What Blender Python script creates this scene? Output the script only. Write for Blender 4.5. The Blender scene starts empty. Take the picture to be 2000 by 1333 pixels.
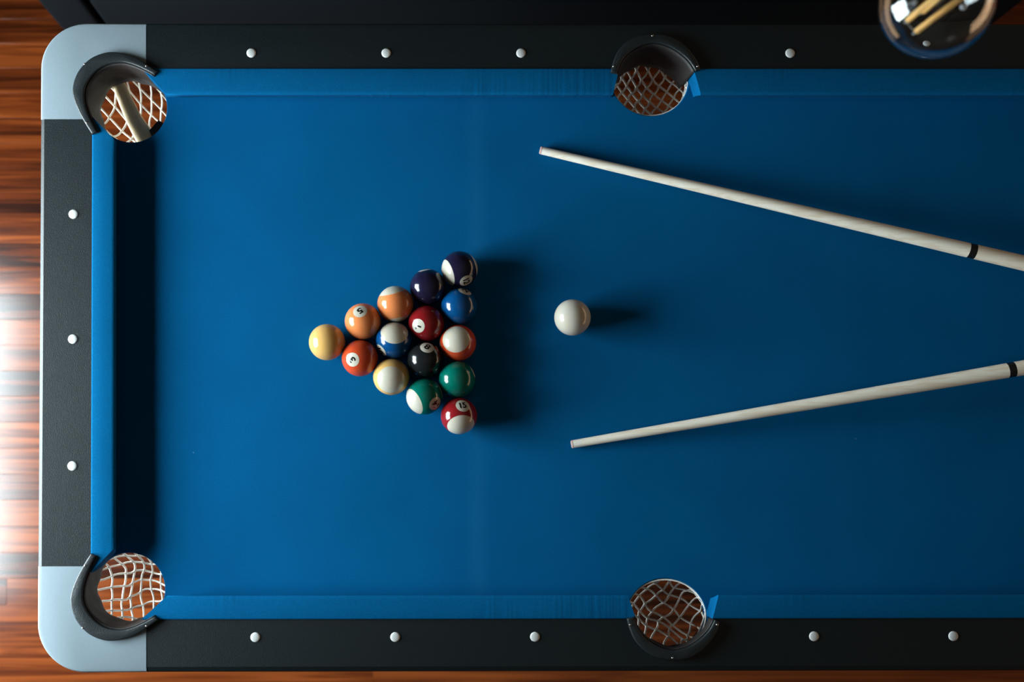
import bpy, bmesh, math, random
from mathutils import Vector, Matrix, Euler, noise

# ------------------------------------------------------------------ camera, world, lights
S = bpy.context.scene
C = S.collection
BZ = 0.78                                   # height of the playing surface above the floor
CAM_H = 1.94243                             # camera above the playing surface
CAM = Vector((0.0, 0.0, BZ + CAM_H))
ROT = Euler((0.0759126, -0.0043108, -0.0010703), 'XYZ')
MROT = ROT.to_matrix()
F_PX, PX, PY = 2400.0, 850.0, 730.0

cam_data = bpy.data.cameras.new('camera')
cam = bpy.data.objects.new('camera', cam_data)
C.objects.link(cam)
cam.location = CAM
cam.rotation_euler = ROT
cam_data.sensor_width = 36.0
cam_data.lens = F_PX / 2000.0 * 36.0
cam_data.shift_x = (1000.0 - PX) / 2000.0
cam_data.shift_y = (PY - 666.5) / 2000.0
cam_data.clip_start = 0.02
cam_data.dof.use_dof = True
cam_data.dof.focus_distance = 1.925
cam_data.dof.aperture_fstop = 2.8
S.camera = cam

vs = S.view_settings
vs.view_transform = 'Standard'
vs.look = 'None'
vs.gamma = 1.0
vs.use_curve_mapping = False
vs.exposure = 0.0

world = bpy.data.worlds.new('world')
S.world = world
world.use_nodes = True
world.node_tree.nodes['Background'].inputs[0].default_value = (0.55, 0.72, 0.95, 1)
world.node_tree.nodes['Background'].inputs[1].default_value = 0.3

WIN_X, WIN_Y0, WIN_Y1, WIN_Z0, WIN_Z1 = -1.42, -0.45, 0.64, 0.12, 1.67
def area_light(name, loc, rot, sx, sy, power, color):
    l = bpy.data.lights.new(name, 'AREA')
    l.shape = 'RECTANGLE'
    l.size, l.size_y = sx, sy
    l.energy = power
    l.color = color
    o = bpy.data.objects.new(name, l)
    C.objects.link(o)
    o.location = loc
    o.rotation_euler = rot
    return o
# daylight standing in the opening of the left window, and a far small window in the back wall
area_light('window_daylight', (WIN_X - 0.10, (WIN_Y0 + WIN_Y1) / 2, (WIN_Z0 + WIN_Z1) / 2), (0, -math.pi / 2, 0),
           WIN_Z1 - WIN_Z0, WIN_Y1 - WIN_Y0, 192.0, (0.80, 0.945, 1.0))
area_light('far_window_daylight', (-0.95, 4.08, 1.75), (math.pi / 2, 0, 0), 0.34, 0.5, 20.0, (0.9, 0.96, 1.0))

# added warm fill light in an opening added at the other end of the room
W2_Y0, W2_Y1, W2_Z0, W2_Z1 = -2.2, 3.9, 0.10, 1.60
area_light('far_end_fill', (4.26, (W2_Y0 + W2_Y1) / 2, (W2_Z0 + W2_Z1) / 2), (0, math.pi / 2, 0), W2_Z1 - W2_Z0, W2_Y1 - W2_Y0, 75.0, (1.0, 0.60, 0.28))

# ------------------------------------------------------------------ helpers
SHEAR = -0.017055
def T(u, v, z):                             # table coordinates -> world
    return Vector((u + SHEAR * v, v, z + BZ))
def unproject(x, y, z):                     # photograph pixel -> world point at height z above the playing surface
    d = MROT @ Vector(((x - PX) / F_PX, -(y - PY) / F_PX, -1.0))
    t = (z + BZ - CAM.z) / d.z
    return CAM + d * t
def un_table(x, y, z):
    w = unproject(x, y, z)
    return (w.x - SHEAR * w.y, w.y)

WLOC = {}
def empty(name, loc):
    o = bpy.data.objects.new(name, None)
    o.empty_display_size = 0.1
    C.objects.link(o)
    o.location = loc
    WLOC[o.name] = Vector(loc)
    return o
def tag(o, label, cat=None, group=None, kind=None):
    if label: o['label'] = label
    if cat: o['category'] = cat
    if group: o['group'] = group
    if kind: o['kind'] = kind
    return o
def link_bm(name, bm, mat, parent=None, smooth=False, origin=None):
    """bm holds world coordinates; the object's origin is put at the middle of its base"""
    if origin is None:
        lo = Vector((min(v.co.x for v in bm.verts), min(v.co.y for v in bm.verts), min(v.co.z for v in bm.verts)))
        hi = Vector((max(v.co.x for v in bm.verts), max(v.co.y for v in bm.verts), max(v.co.z for v in bm.verts)))
        origin = (lo + hi) / 2
    origin = Vector(origin)
    for v in bm.verts:
        v.co -= origin
    me = bpy.data.meshes.new(name)
    bm.to_mesh(me)
    bm.free()
    if mat:
        me.materials.append(mat)
    if smooth:
        for p in me.polygons:
            p.use_smooth = True
    o = bpy.data.objects.new(name, me)
    C.objects.link(o)
    WLOC[o.name] = origin
    if parent:
        o.parent = parent
        o.location = origin - WLOC[parent.name]
    else:
        o.location = origin
    return o
def autosmooth(o, deg=35):
    me = o.data
    for p in me.polygons:
        p.use_smooth = True
    bm = bmesh.new(); bm.from_mesh(me)
    for e in bm.edges:
        if len(e.link_faces) == 2 and e.calc_face_angle(0) > math.radians(deg):
            e.smooth = False
    bm.to_mesh(me); bm.free()
def add_box(bm, x0, x1, y0, y1, z0, z1, bev=0.0, seg=2):
    r = bmesh.ops.create_cube(bm, size=1.0)
    vs_ = r['verts']
    for v in vs_:
        v.co = Vector(((x0 + x1) / 2 + v.co.x * (x1 - x0), (y0 + y1) / 2 + v.co.y * (y1 - y0), (z0 + z1) / 2 + v.co.z * (z1 - z0)))
    if bev > 0:
        es = list({e for v in vs_ for e in v.link_edges})
        bmesh.ops.bevel(bm, geom=es, offset=bev, segments=seg, affect='EDGES', profile=0.5)
def prism(pts, z0, z1, bev=0.0, seg=3, which='top'):
    """pts: world xy outline; extruded from z0 to z1 (world), top rim rounded"""
    bm = bmesh.new()
    vb = [bm.verts.new((p[0], p[1], z0)) for p in pts]
    vt = [bm.verts.new((p[0], p[1], z1)) for p in pts]
    n = len(pts)
    bm.faces.new(list(reversed(vb)))
    ft = bm.faces.new(vt)
    for i in range(n):
        bm.faces.new((vb[i], vb[(i + 1) % n], vt[(i + 1) % n], vt[i]))
    bmesh.ops.recalc_face_normals(bm, faces=bm.faces)
    if bev > 0:
        es = [e for e in ft.edges]
        bmesh.ops.bevel(bm, geom=es, offset=bev, segments=seg, affect='EDGES', profile=0.5, clamp_overlap=True)
    return bm
def add_tube(bm, pts, rad, n=6, cap=True):
    """sweep a ring along pts; rad is a number or a list"""
    rings = []
    for i, p in enumerate(pts):
        p = Vector(p)
        a = Vector(pts[max(i - 1, 0)]); b = Vector(pts[min(i + 1, len(pts) - 1)])
        t = (b - a).normalized()
        ref = Vector((0, 0, 1)) if abs(t.z) < 0.9 else Vector((1, 0, 0))
        s1 = t.cross(ref).normalized(); s2 = t.cross(s1).normalized()
        r = rad[i] if isinstance(rad, (list, tuple)) else rad
        rings.append([bm.verts.new(p + (s1 * math.cos(2 * math.pi * k / n) + s2 * math.sin(2 * math.pi * k / n)) * r) for k in range(n)])
    for i in range(len(rings) - 1):
        for k in range(n):
            bm.faces.new((rings[i][k], rings[i][(k + 1) % n], rings[i + 1][(k + 1) % n], rings[i + 1][k]))
    if cap:
        bm.faces.new(list(reversed(rings[0]))); bm.faces.new(rings[-1])
def lathe(bm, profile, center, n=32, axis=None):
    """profile: list of (r, h) about a vertical axis through center"""
    rings = []
    for r, h in profile:
        if r < 1e-6:
            rings.append([bm.verts.new((center[0], center[1], center[2] + h))])
        else:
            rings.append([bm.verts.new((center[0] + r * math.cos(2 * math.pi * k / n), center[1] + r * math.sin(2 * math.pi * k / n), center[2] + h)) for k in range(n)])
    for a, b in zip(rings, rings[1:]):
        for k in range(n):
            k2 = (k + 1) % n
            if len(a) == 1 and len(b) == 1: continue
            if len(a) == 1: bm.faces.new((a[0], b[k], b[k2]))
            elif len(b) == 1: bm.faces.new((a[k], b[0], a[k2]))
            else: bm.faces.new((a[k], b[k], b[k2], a[k2]))
    bmesh.ops.recalc_face_normals(bm, faces=bm.faces)

# ------------------------------------------------------------------ materials
def new_mat(name):
    m = bpy.data.materials.new(name)
    m.use_nodes = True
    nt = m.node_tree
    return m, nt, nt.nodes['Principled BSDF']
def nd(nt, kind, **kw):
    n = nt.nodes.new(kind)
    for k, v in kw.items():
        setattr(n, k, v)
    return n
def plain(name, col, rough=0.5, metal=0.0, spec=0.5, bump=0.0, bscale=900.0, var=0.0, vscale=60.0, coat=0.0, coords='Object'):
    m, nt, b = new_mat(name)
    b.inputs['Base Color'].default_value = (*col, 1)
    b.inputs['Roughness'].default_value = rough
    b.inputs['Metallic'].default_value = metal
    b.inputs['Specular IOR Level'].default_value = spec
    b.inputs['Coat Weight'].default_value = coat
    b.inputs['Coat Roughness'].default_value = 0.03
    if bump or var:
        tc = nd(nt, 'ShaderNodeTexCoord')
    if bump:
        no = nd(nt, 'ShaderNodeTexNoise'); no.inputs['Scale'].default_value = bscale; no.inputs['Detail'].default_value = 2
        nt.links.new(tc.outputs[coords], no.inputs['Vector'])
        bp = nd(nt, 'ShaderNodeBump'); bp.inputs['Strength'].default_value = bump; bp.inputs['Distance'].default_value = 0.001
        nt.links.new(no.outputs['Fac'], bp.inputs['Height'])
        nt.links.new(bp.outputs['Normal'], b.inputs['Normal'])
    if var:
        n2 = nd(nt, 'ShaderNodeTexNoise'); n2.inputs['Scale'].default_value = vscale; n2.inputs['Detail'].default_value = 4
        nt.links.new(tc.outputs[coords], n2.inputs['Vector'])
        mx = nd(nt, 'ShaderNodeMix', data_type='RGBA')
        mx.inputs['A'].default_value = (*[c * (1 - var) for c in col], 1)
        mx.inputs['B'].default_value = (*[min(1, c * (1 + var)) for c in col], 1)
        nt.links.new(n2.outputs['Fac'], mx.inputs['Factor'])
        nt.links.new(mx.outputs['Result'], b.inputs['Base Color'])
    return m

def cloth_mat(name, col, bed=True, ribs=False):
    m, nt, b = new_mat(name)
    tc = nd(nt, 'ShaderNodeTexCoord')
    fine = nd(nt, 'ShaderNodeTexNoise'); fine.inputs['Scale'].default_value = 900; fine.inputs['Detail'].default_value = 2
    big = nd(nt, 'ShaderNodeTexNoise'); big.inputs['Scale'].default_value = 7; big.inputs['Detail'].default_value = 5
    nt.links.new(tc.outputs['Object'], fine.inputs['Vector']); nt.links.new(tc.outputs['Object'], big.inputs['Vector'])
    r1 = nd(nt, 'ShaderNodeValToRGB')
    r1.color_ramp.elements[0].position = 0.30; r1.color_ramp.elements[0].color = (col[0] * .72, col[1] * .78, col[2] * .80, 1)
    r1.color_ramp.elements[1].position = 0.72; r1.color_ramp.elements[1].color = (col[0] * 1.3, col[1] * 1.22, col[2] * 1.18, 1)
    nt.links.new(fine.outputs['Fac'], r1.inputs['Fac'])
    mx = nd(nt, 'ShaderNodeMix', data_type='RGBA', blend_type='MULTIPLY'); mx.inputs['Factor'].default_value = 1.0
    r2 = nd(nt, 'ShaderNodeValToRGB')
    r2.color_ramp.elements[0].position = 0.3; r2.color_ramp.elements[0].color = (.90, .92, .93, 1)
    r2.color_ramp.elements[1].position = 0.7; r2.color_ramp.elements[1].color = (1.06, 1.05, 1.05, 1)
    nt.links.new(big.outputs['Fac'], r2.inputs['Fac'])
    nt.links.new(r1.outputs['Color'], mx.inputs['A']); nt.links.new(r2.outputs['Color'], mx.inputs['B'])
    out = mx.outputs['Result']
    if ribs:
        # the cloth is stretched over the rubber and gathers in fine cross ribs here and there
        mp = nd(nt, 'ShaderNodeMapping'); mp.inputs['Scale'].default_value = (150, 3, 3)
        nt.links.new(tc.outputs['Object'], mp.inputs['Vector'])
        rb = nd(nt, 'ShaderNodeTexNoise'); rb.inputs['Scale'].default_value = 1.0; rb.inputs['Detail'].default_value = 1
        nt.links.new(mp.outputs[0], rb.inputs['Vector'])
        mk = nd(nt, 'ShaderNodeTexNoise'); mk.inputs['Scale'].default_value = 5.0
        nt.links.new(tc.outputs['Object'], mk.inputs['Vector'])
        mr = nd(nt, 'ShaderNodeMapRange'); mr.inputs['From Min'].default_value = 0.48; mr.inputs['From Max'].default_value = 0.62
        nt.links.new(mk.outputs['Fac'], mr.inputs['Value'])
        r3 = nd(nt, 'ShaderNodeValToRGB')
        r3.color_ramp.elements[0].position = 0.35; r3.color_ramp.elements[0].color = (.72, .76, .78, 1)
        r3.color_ramp.elements[1].position = 0.65; r3.color_ramp.elements[1].color = (1.18, 1.15, 1.14, 1)
        nt.links.new(rb.outputs['Fac'], r3.inputs['Fac'])
        m4 = nd(nt, 'ShaderNodeMix', data_type='RGBA', blend_type='MULTIPLY')
        nt.links.new(mr.outputs[0], m4.inputs['Factor']); nt.links.new(out, m4.inputs['A']); nt.links.new(r3.outputs['Color'], m4.inputs['B'])
        out = m4.outputs['Result']
    if bed:
        # two faint fold lines worn into the cloth across the table and a scatter of chalk specks
        sep = nd(nt, 'ShaderNodeSeparateXYZ'); nt.links.new(tc.outputs['Object'], sep.inputs['Vector'])
        wob = nd(nt, 'ShaderNodeTexNoise'); wob.inputs['Scale'].default_value = 9
        nt.links.new(tc.outputs['Object'], wob.inputs['Vector'])
        for uc, amt in ((FOLD_A, 0.24), (FOLD_B, 0.08)):
            s = nd(nt, 'ShaderNodeMath', operation='SUBTRACT'); s.inputs[1].default_value = uc
            nt.links.new(sep.outputs['X'], s.inputs[0])
            a = nd(nt, 'ShaderNodeMath', operation='ABSOLUTE'); nt.links.new(s.outputs[0], a.inputs[0])
            mr = nd(nt, 'ShaderNodeMapRange'); mr.inputs['From Min'].default_value = 0.0; mr.inputs['From Max'].default_value = 0.022
            mr.inputs['To Min'].default_value = amt; mr.inputs['To Max'].default_value = 0.0
            nt.links.new(a.outputs[0], mr.inputs['Value'])
            mu = nd(nt, 'ShaderNodeMath', operation='MULTIPLY'); nt.links.new(mr.outputs[0], mu.inputs[0]); nt.links.new(wob.outputs['Fac'], mu.inputs[1])
            m2 = nd(nt, 'ShaderNodeMix', data_type='RGBA'); m2.inputs['B'].default_value = (.02, .17, .36, 1)
            nt.links.new(mu.outputs[0], m2.inputs['Factor']); nt.links.new(out, m2.inputs['A'])
            out = m2.outputs['Result']
        vo = nd(nt, 'ShaderNodeTexVoronoi'); vo.inputs['Scale'].default_value = 14
        nt.links.new(tc.outputs['Object'], vo.inputs['Vector'])
        lt = nd(nt, 'ShaderNodeMath', operation='LESS_THAN'); lt.inputs[1].default_value = 0.017
        nt.links.new(vo.outputs['Distance'], lt.inputs[0])
        m3 = nd(nt, 'ShaderNodeMix', data_type='RGBA'); m3.inputs['B'].default_value = (.14, .26, .38, 1)
        half = nd(nt, 'ShaderNodeMath', operation='MULTIPLY'); half.inputs[1].default_value = 0.6
        nt.links.new(lt.outputs[0], half.inputs[0]); nt.links.new(half.outputs[0], m3.inputs['Factor']); nt.links.new(out, m3.inputs['A'])
        out = m3.outputs['Result']
    nt.links.new(out, b.inputs['Base Color'])
    b.inputs['Roughness'].default_value = 0.92
    b.inputs['Specular IOR Level'].default_value = 0.05
    b.inputs['Sheen Weight'].default_value = 0.0
    b.inputs['Sheen Tint'].default_value = (.3, .7, 1, 1)
    bp = nd(nt, 'ShaderNodeBump'); bp.inputs['Strength'].default_value = 0.25; bp.inputs['Distance'].default_value = 0.0006
    nt.links.new(fine.outputs['Fac'], bp.inputs['Height']); nt.links.new(bp.outputs['Normal'], b.inputs['Normal'])
    return m

# table layout (metres, table coordinates u along, v across, z above the cloth)
UL, UR, UC = -0.6022, 1.3398, 0.3688          # outer ends, middle
VT, VB, VC = 0.7010, -0.3120, 0.1945          # outer sides
CU_L, CU_R, CV_T, CV_B = -0.5210, 1.2586, 0.6277, -0.2318    # back edge of cushions
NU_L, NU_R, NV_T, NV_B = -0.4848, 1.2224, 0.5860, -0.1962    # noses
ZR = 0.043
JU_L, JU_R, JV_T, JV_B = -0.4368, 1.1744, 0.5463, -0.1513    # joints between corner caps and rails
RS, RCN = 0.0645, 0.058
HOLES = [(-0.470, 0.578, RCN), (-0.4745, -0.1905, RCN), (1.2076, 0.578, RCN), (1.2121, -0.1905, RCN),
         (0.3665, 0.6280, RS), (0.3660, -0.2380, RS)]
BED_C = T(UC, VC, 0)
FOLD_A = un_table(937, 950, 0)[0] - UC
FOLD_B = un_table(1632, 600, 0)[0] - UC

M_cloth = cloth_mat('blue_cloth', (0.00032, 0.09558, 0.25272))
M_cushion = cloth_mat('blue_cushion_cloth', (0.00032, 0.09882, 0.243), bed=False)
M_cushion_long = cloth_mat('ribbed_blue_cushion_cloth', (0.00032, 0.09234, 0.23652), bed=False, ribs=True)
M_rail = plain('black_grained_rail', (0.00176, 0.00628, 0.00829), 0.45, spec=0.42, bump=0.45, bscale=800, var=0.5, vscale=500)
M_cap = plain('grey_cast_plastic', (0.2025, 0.25515, 0.28755), 0.5, spec=0.4, bump=0.2, bscale=1300, var=0.06, vscale=300)
M_iron = plain('black_moulded_plastic', (0.010, 0.014, 0.016), 0.40, spec=0.5, bump=0.4, bscale=800)
M_screw = plain('screw_metal', (0.55, 0.55, 0.55), 0.25, metal=1.0)
M_diamond = plain('white_diamond_dot', (0.5994, 0.6075, 0.5994), 0.45)
M_liner = plain('dark_brown_leather', (0.015, 0.0115, 0.0105), 0.6, bump=0.6, bscale=90, var=0.5, vscale=30)
M_cord = plain('cream_net_cord', (0.86, 0.80, 0.72), 0.85, bump=0.5, bscale=1500)
M_blackwood = plain('black_laminate', (0.010, 0.010, 0.011), 0.45)
M_under = plain('unfinished_board', (0.05, 0.035, 0.025), 0.8)

# ------------------------------------------------------------------ floor, walls, ceiling
RX0, RX1, RY0, RY1, RZ1 = -1.46, 4.2, -2.4, 4.2, 3.25
def wood_floor_mat():
    m, nt, b = new_mat('red_brown_strip_parquet')
    tc = nd(nt, 'ShaderNodeTexCoord')
    at = nd(nt, 'ShaderNodeAttribute'); at.attribute_name = 'tone'
    geo = nd(nt, 'ShaderNodeNewGeometry')
    mp = nd(nt, 'ShaderNodeMapping'); mp.inputs['Scale'].default_value = (0.9, 22, 1)
    nt.links.new(geo.outputs['Position'], mp.inputs['Vector'])
    off = nd(nt, 'ShaderNodeVectorMath', operation='ADD'); nt.links.new(mp.outputs[0], off.inputs[0])
    sc = nd(nt, 'ShaderNodeVectorMath', operation='SCALE'); sc.inputs['Scale'].default_value = 37.0
    cmb = nd(nt, 'ShaderNodeCombineXYZ')
    for k in range(3): nt.links.new(at.outputs['Fac'], cmb.inputs[k])
    nt.links.new(cmb.outputs[0], sc.inputs[0]); nt.links.new(sc.outputs[0], off.inputs[1])
    no = nd(nt, 'ShaderNodeTexNoise'); no.inputs['Scale'].default_value = 2.2; no.inputs['Detail'].default_value = 6; no.inputs['Distortion'].default_value = 1.1
    nt.links.new(off.outputs[0], no.inputs['Vector'])
    ramp = nd(nt, 'ShaderNodeValToRGB')
    e = ramp.color_ramp.elements
    e[0].position = 0.30; e[0].color = (0.01185, 0.00216, 0.0007, 1)
    e[1].position = 0.72; e[1].color = (0.14985, 0.03346, 0.00662, 1)
    x = e.new(0.5); x.color = (0.05994, 0.01115, 0.0023, 1)
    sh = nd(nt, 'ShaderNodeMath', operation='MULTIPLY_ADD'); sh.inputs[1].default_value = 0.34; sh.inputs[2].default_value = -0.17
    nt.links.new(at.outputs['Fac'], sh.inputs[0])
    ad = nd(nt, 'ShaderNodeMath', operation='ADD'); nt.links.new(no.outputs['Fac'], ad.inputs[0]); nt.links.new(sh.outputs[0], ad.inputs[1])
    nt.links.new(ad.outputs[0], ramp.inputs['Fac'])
    nt.links.new(ramp.outputs['Color'], b.inputs['Base Color'])
    b.inputs['Roughness'].default_value = 0.17
    b.inputs['Specular IOR Level'].default_value = 0.54
    bp = nd(nt, 'ShaderNodeBump'); bp.inputs['Strength'].default_value = 0.08; bp.inputs['Distance'].default_value = 0.0008
    nt.links.new(no.outputs['Fac'], bp.inputs['Height']); nt.links.new(bp.outputs['Normal'], b.inputs['Normal'])
    return m
M_floor = wood_floor_mat()
rnd = random.Random(11)
floor = empty('floor', (0, 0, 0))
tag(floor, 'polished red brown strip wood floor under the pool table', kind='structure')
bm = bmesh.new(); add_box(bm, RX0, RX1, RY0, RY1, -0.06, -0.014)
link_bm('subfloor', bm, plain('dark_subfloor', (0.012, 0.007, 0.005), 0.9), floor)
PW = 0.0572
def add_plank(bm, x0, x1, y0, y1, tone, lay):
    g, c = 0.00015, 0.0003
    x0 += g; x1 -= g; y0 += g; y1 -= g
    zt = 0.0 - 0.0004 * tone
    lv = [[(x0, y0, -0.014), (x1, y0, -0.014), (x1, y1, -0.014), (x0, y1, -0.014)],
          [(x0, y0, zt - c), (x1, y0, zt - c), (x1, y1, zt - c), (x0, y1, zt - c)],
          [(x0 + c, y0 + c, zt), (x1 - c, y0 + c, zt), (x1 - c, y1 - c, zt), (x0 + c, y1 - c, zt)]]
    V = [[bm.verts.new(p) for p in l] for l in lv]
    fs = [bm.faces.new(V[2])]
    for a in (0, 1):
        for k in range(4):
            fs.append(bm.faces.new((V[a][k], V[a][(k + 1) % 4], V[a + 1][(k + 1) % 4], V[a + 1][k])))
    for f in fs:
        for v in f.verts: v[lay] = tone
yrow = unproject(40, 279, -BZ).y
row0 = yrow - PW * math.floor((yrow - RY0) / PW)
rest = bmesh.new(); rlay = rest.verts.layers.float.new('tone')
y = row0 - PW
n_ind = 0
pocket_floor = [(T(u, v, 0).x * 1.4, v * 1.4) for u, v, r in HOLES]
while y < RY1:
    x = RX0 - rnd.uniform(0, 0.5)
    while x < RX1:
        L = rnd.uniform(0.9, 1.9)
        a, b_ = max(x, RX0), min(x + L, RX1)
        y0, y1 = max(y, RY0), min(y + PW, RY1)
        if b_ - a > 0.02 and y1 - y0 > 0.01:
            tone = rnd.random()
            if y < -0.43 and y > -0.60: tone = 0.8 + 0.2 * tone          # brighter light along the near side, put into the board tone
            seen = (a < -0.70 and -0.62 < y < 1.10) or (-0.56 < y < -0.40 and a < 1.8) or \
                   any(a - 0.12 < px_ < b_ + 0.12 and y - 0.12 < py_ < y + 0.14 for px_, py_ in pocket_floor)
            if seen and n_ind < 290:
                pb = bmesh.new(); lay = pb.verts.layers.float.new('tone')
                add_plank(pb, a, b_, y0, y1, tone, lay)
                link_bm('plank', pb, M_floor, floor); n_ind += 1
            else:
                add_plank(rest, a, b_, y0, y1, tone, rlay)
        x += L
    y += PW
o = link_bm('plank_field', rest, M_floor, floor); o['kind'] = 'stuff'

M_wall = plain('wall_paint', (0.065, 0.055, 0.042), 0.85, var=0.05, vscale=6)
M_ceil = plain('ceiling_paint', (0.12, 0.10, 0.075), 0.9, var=0.03, vscale=5)
def wall(name, label, boxes, mat):
    bm = bmesh.new()
    for b in boxes: add_box(bm, *b)
    o = link_bm(name, bm, mat); tag(o, label, kind='structure'); return o
wall('wall_left', 'painted wall with the daylight window beside the table', [
    (RX0 - 0.12, RX0, RY0, WIN_Y0, 0, RZ1), (RX0 - 0.12, RX0, WIN_Y1, RY1, 0, RZ1),
    (RX0 - 0.12, RX0, WIN_Y0, WIN_Y1, 0, WIN_Z0), (RX0 - 0.12, RX0, WIN_Y0, WIN_Y1, WIN_Z1, RZ1)], M_wall)
wall('wall_right', 'painted wall at the far end of the room', [
    (RX1, RX1 + 0.1, RY0, W2_Y0, 0, RZ1), (RX1, RX1 + 0.1, W2_Y1, RY1, 0, RZ1),
    (RX1, RX1 + 0.1, W2_Y0, W2_Y1, 0, W2_Z0), (RX1, RX1 + 0.1, W2_Y0, W2_Y1, W2_Z1, RZ1)], M_wall)
wall('wall_front', 'painted wall along the near side of the room', [(RX0, RX1, RY0 - 0.1, RY0, 0, RZ1)], M_wall)
wall('wall_back', 'painted wall behind the black sofa', [
    (RX0, -1.15, RY1, RY1 + 0.1, 0, RZ1), (-0.75, RX1, RY1, RY1 + 0.1, 0, RZ1),
    (-1.15, -0.75, RY1, RY1 + 0.1, 0, 1.47), (-1.15, -0.75, RY1, RY1 + 0.1, 2.03, RZ1)], M_wall)
wall('ceiling', 'painted ceiling above the table', [(RX0, RX1, RY0, RY1, RZ1, RZ1 + 0.1)], M_ceil)

M_frame = plain('white_window_paint', (0.7, 0.7, 0.68), 0.4)
w1 = empty('window_1', (RX0, (WIN_Y0 + WIN_Y1) / 2, WIN_Z0)); tag(w1, 'tall window in the wall beside the table end', kind='structure')
t = 0.035
for (y0, y1, z0, z1) in ((WIN_Y0, WIN_Y1, WIN_Z0, WIN_Z0 + t), (WIN_Y0, WIN_Y1, WIN_Z1 - t, WIN_Z1),
                         (WIN_Y0, WIN_Y0 + t, WIN_Z0 + t, WIN_Z1 - t), (WIN_Y1 - t, WIN_Y1, WIN_Z0 + t, WIN_Z1 - t)):
    bm = bmesh.new(); add_box(bm, RX0 - 0.05, RX0 + 0.012, y0, y1, z0, z1, 0.004); link_bm('window_frame', bm, M_frame, w1)
bm = bmesh.new(); add_box(bm, RX0 - 0.04, RX0, 0.075, 0.115, WIN_Z0 + t, WIN_Z1 - t, 0.003); link_bm('mullion', bm, M_frame, w1)

w2 = empty('fill_opening', (RX1, (W2_Y0 + W2_Y1) / 2, W2_Z0)); tag(w2, 'added wide opening for the warm fill light in the far end wall', kind='structure')  # unseen opening and frame, added to hold the warm fill light
for (y0, y1, z0, z1) in ((W2_Y0, W2_Y1, W2_Z0, W2_Z0 + t), (W2_Y0, W2_Y1, W2_Z1 - t, W2_Z1),
                         (W2_Y0, W2_Y0 + t, W2_Z0 + t, W2_Z1 - t), (W2_Y1 - t, W2_Y1, W2_Z0 + t, W2_Z1 - t)):
    bm = bmesh.new(); add_box(bm, RX1 - 0.012, RX1 + 0.05, y0, y1, z0, z1, 0.004); link_bm('window_frame', bm, M_frame, w2)

# ------------------------------------------------------------------ pool table
table = empty('pool_table', (BED_C.x, BED_C.y, 0))
tag(table, 'blue cloth pool table with black rails, grey corner caps and netted pockets', 'pool table')

def circle(c, r, n, a0=0.0):
    return [(c[0] + r * math.cos(a0 + 2 * math.pi * k / n), c[1] + r * math.sin(a0 + 2 * math.pi * k / n)) for k in range(n)]
# bed with six holes
bm = bmesh.new()
edges = []
bq, bc = 0.006, 0.045
outer = [(UL + bc, VB + bq), (UR - bc, VB + bq), (UR - bq, VB + bc), (UR - bq, VT - bc), (UR - bc, VT - bq), (UL + bc, VT - bq), (UL + bq, VT - bc), (UL + bq, VB + bc)]
loops = [[]]
for k in range(8):
    (ax, ay), (bx, by) = outer[k], outer[(k + 1) % 8]
    ni = 2 if k % 2 else 14
    for i in range(ni):
        loops[0].append((ax + (bx - ax) * i / ni, ay + (by - ay) * i / ni))
for (cu, cv, r) in HOLES:
    # the hole runs on outwards under the iron
    ou, ov = (0.0 if abs(cu - UC) < 0.1 else (-0.016 if cu < UC else 0.016)), (0.016 if cv > VC else -0.016)
    if ou == 0.0: ov = 0.0
    lp = []
    for x, y_ in circle((cu, cv), r, 72):
        if ou and (x - cu) * ou + (y_ - cv) * ov > 0: x, y_ = x + ou, y_ + ov
        lp.append((x, y_))
    loops.append(lp)
clean = []
for lp in loops:
    out_ = []
    for p in lp:
        if not out_ or (p[0] - out_[-1][0]) ** 2 + (p[1] - out_[-1][1]) ** 2 > 1e-8: out_.append(p)
    clean.append(out_)
for lp in clean:
    vv = [bm.verts.new(T(p[0], p[1], 0)) for p in lp]
    edges += [bm.edges.new((vv[i], vv[(i + 1) % len(vv)])) for i in range(len(vv))]
bmesh.ops.triangle_fill(bm, use_beauty=True, use_dissolve=False, edges=edges)
bmesh.ops.recalc_face_normals(bm, faces=bm.faces)
for f in bm.faces:
    if f.normal.z < 0: f.normal_flip()
# rolled cloth lip down into every hole
for lp in clean[1:]:
    cx = sum(p[0] for p in lp) / len(lp); cy = sum(p[1] for p in lp) / len(lp)
    prev = None
    for (sc_, z) in ((1.0, 0.0), (0.985, -0.0012), (0.975, -0.004), (0.972, -0.020)):
        ring = [bm.verts.new(T(cx + (p[0] - cx) * sc_, cy + (p[1] - cy) * sc_, z)) for p in lp]
        if prev:
            for k in range(len(ring)):
                bm.faces.new((prev[k], prev[(k + 1) % len(ring)], ring[(k + 1) % len(ring)], ring[k]))
        prev = ring
bmesh.ops.remove_doubles(bm, verts=bm.verts, dist=1e-5)
o = link_bm('bed', bm, M_cloth, table, origin=BED_C)
o['label'] = 'blue cloth playing surface'
for p in o.data.polygons: p.use_smooth = abs(p.normal.z) < 0.98

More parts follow.
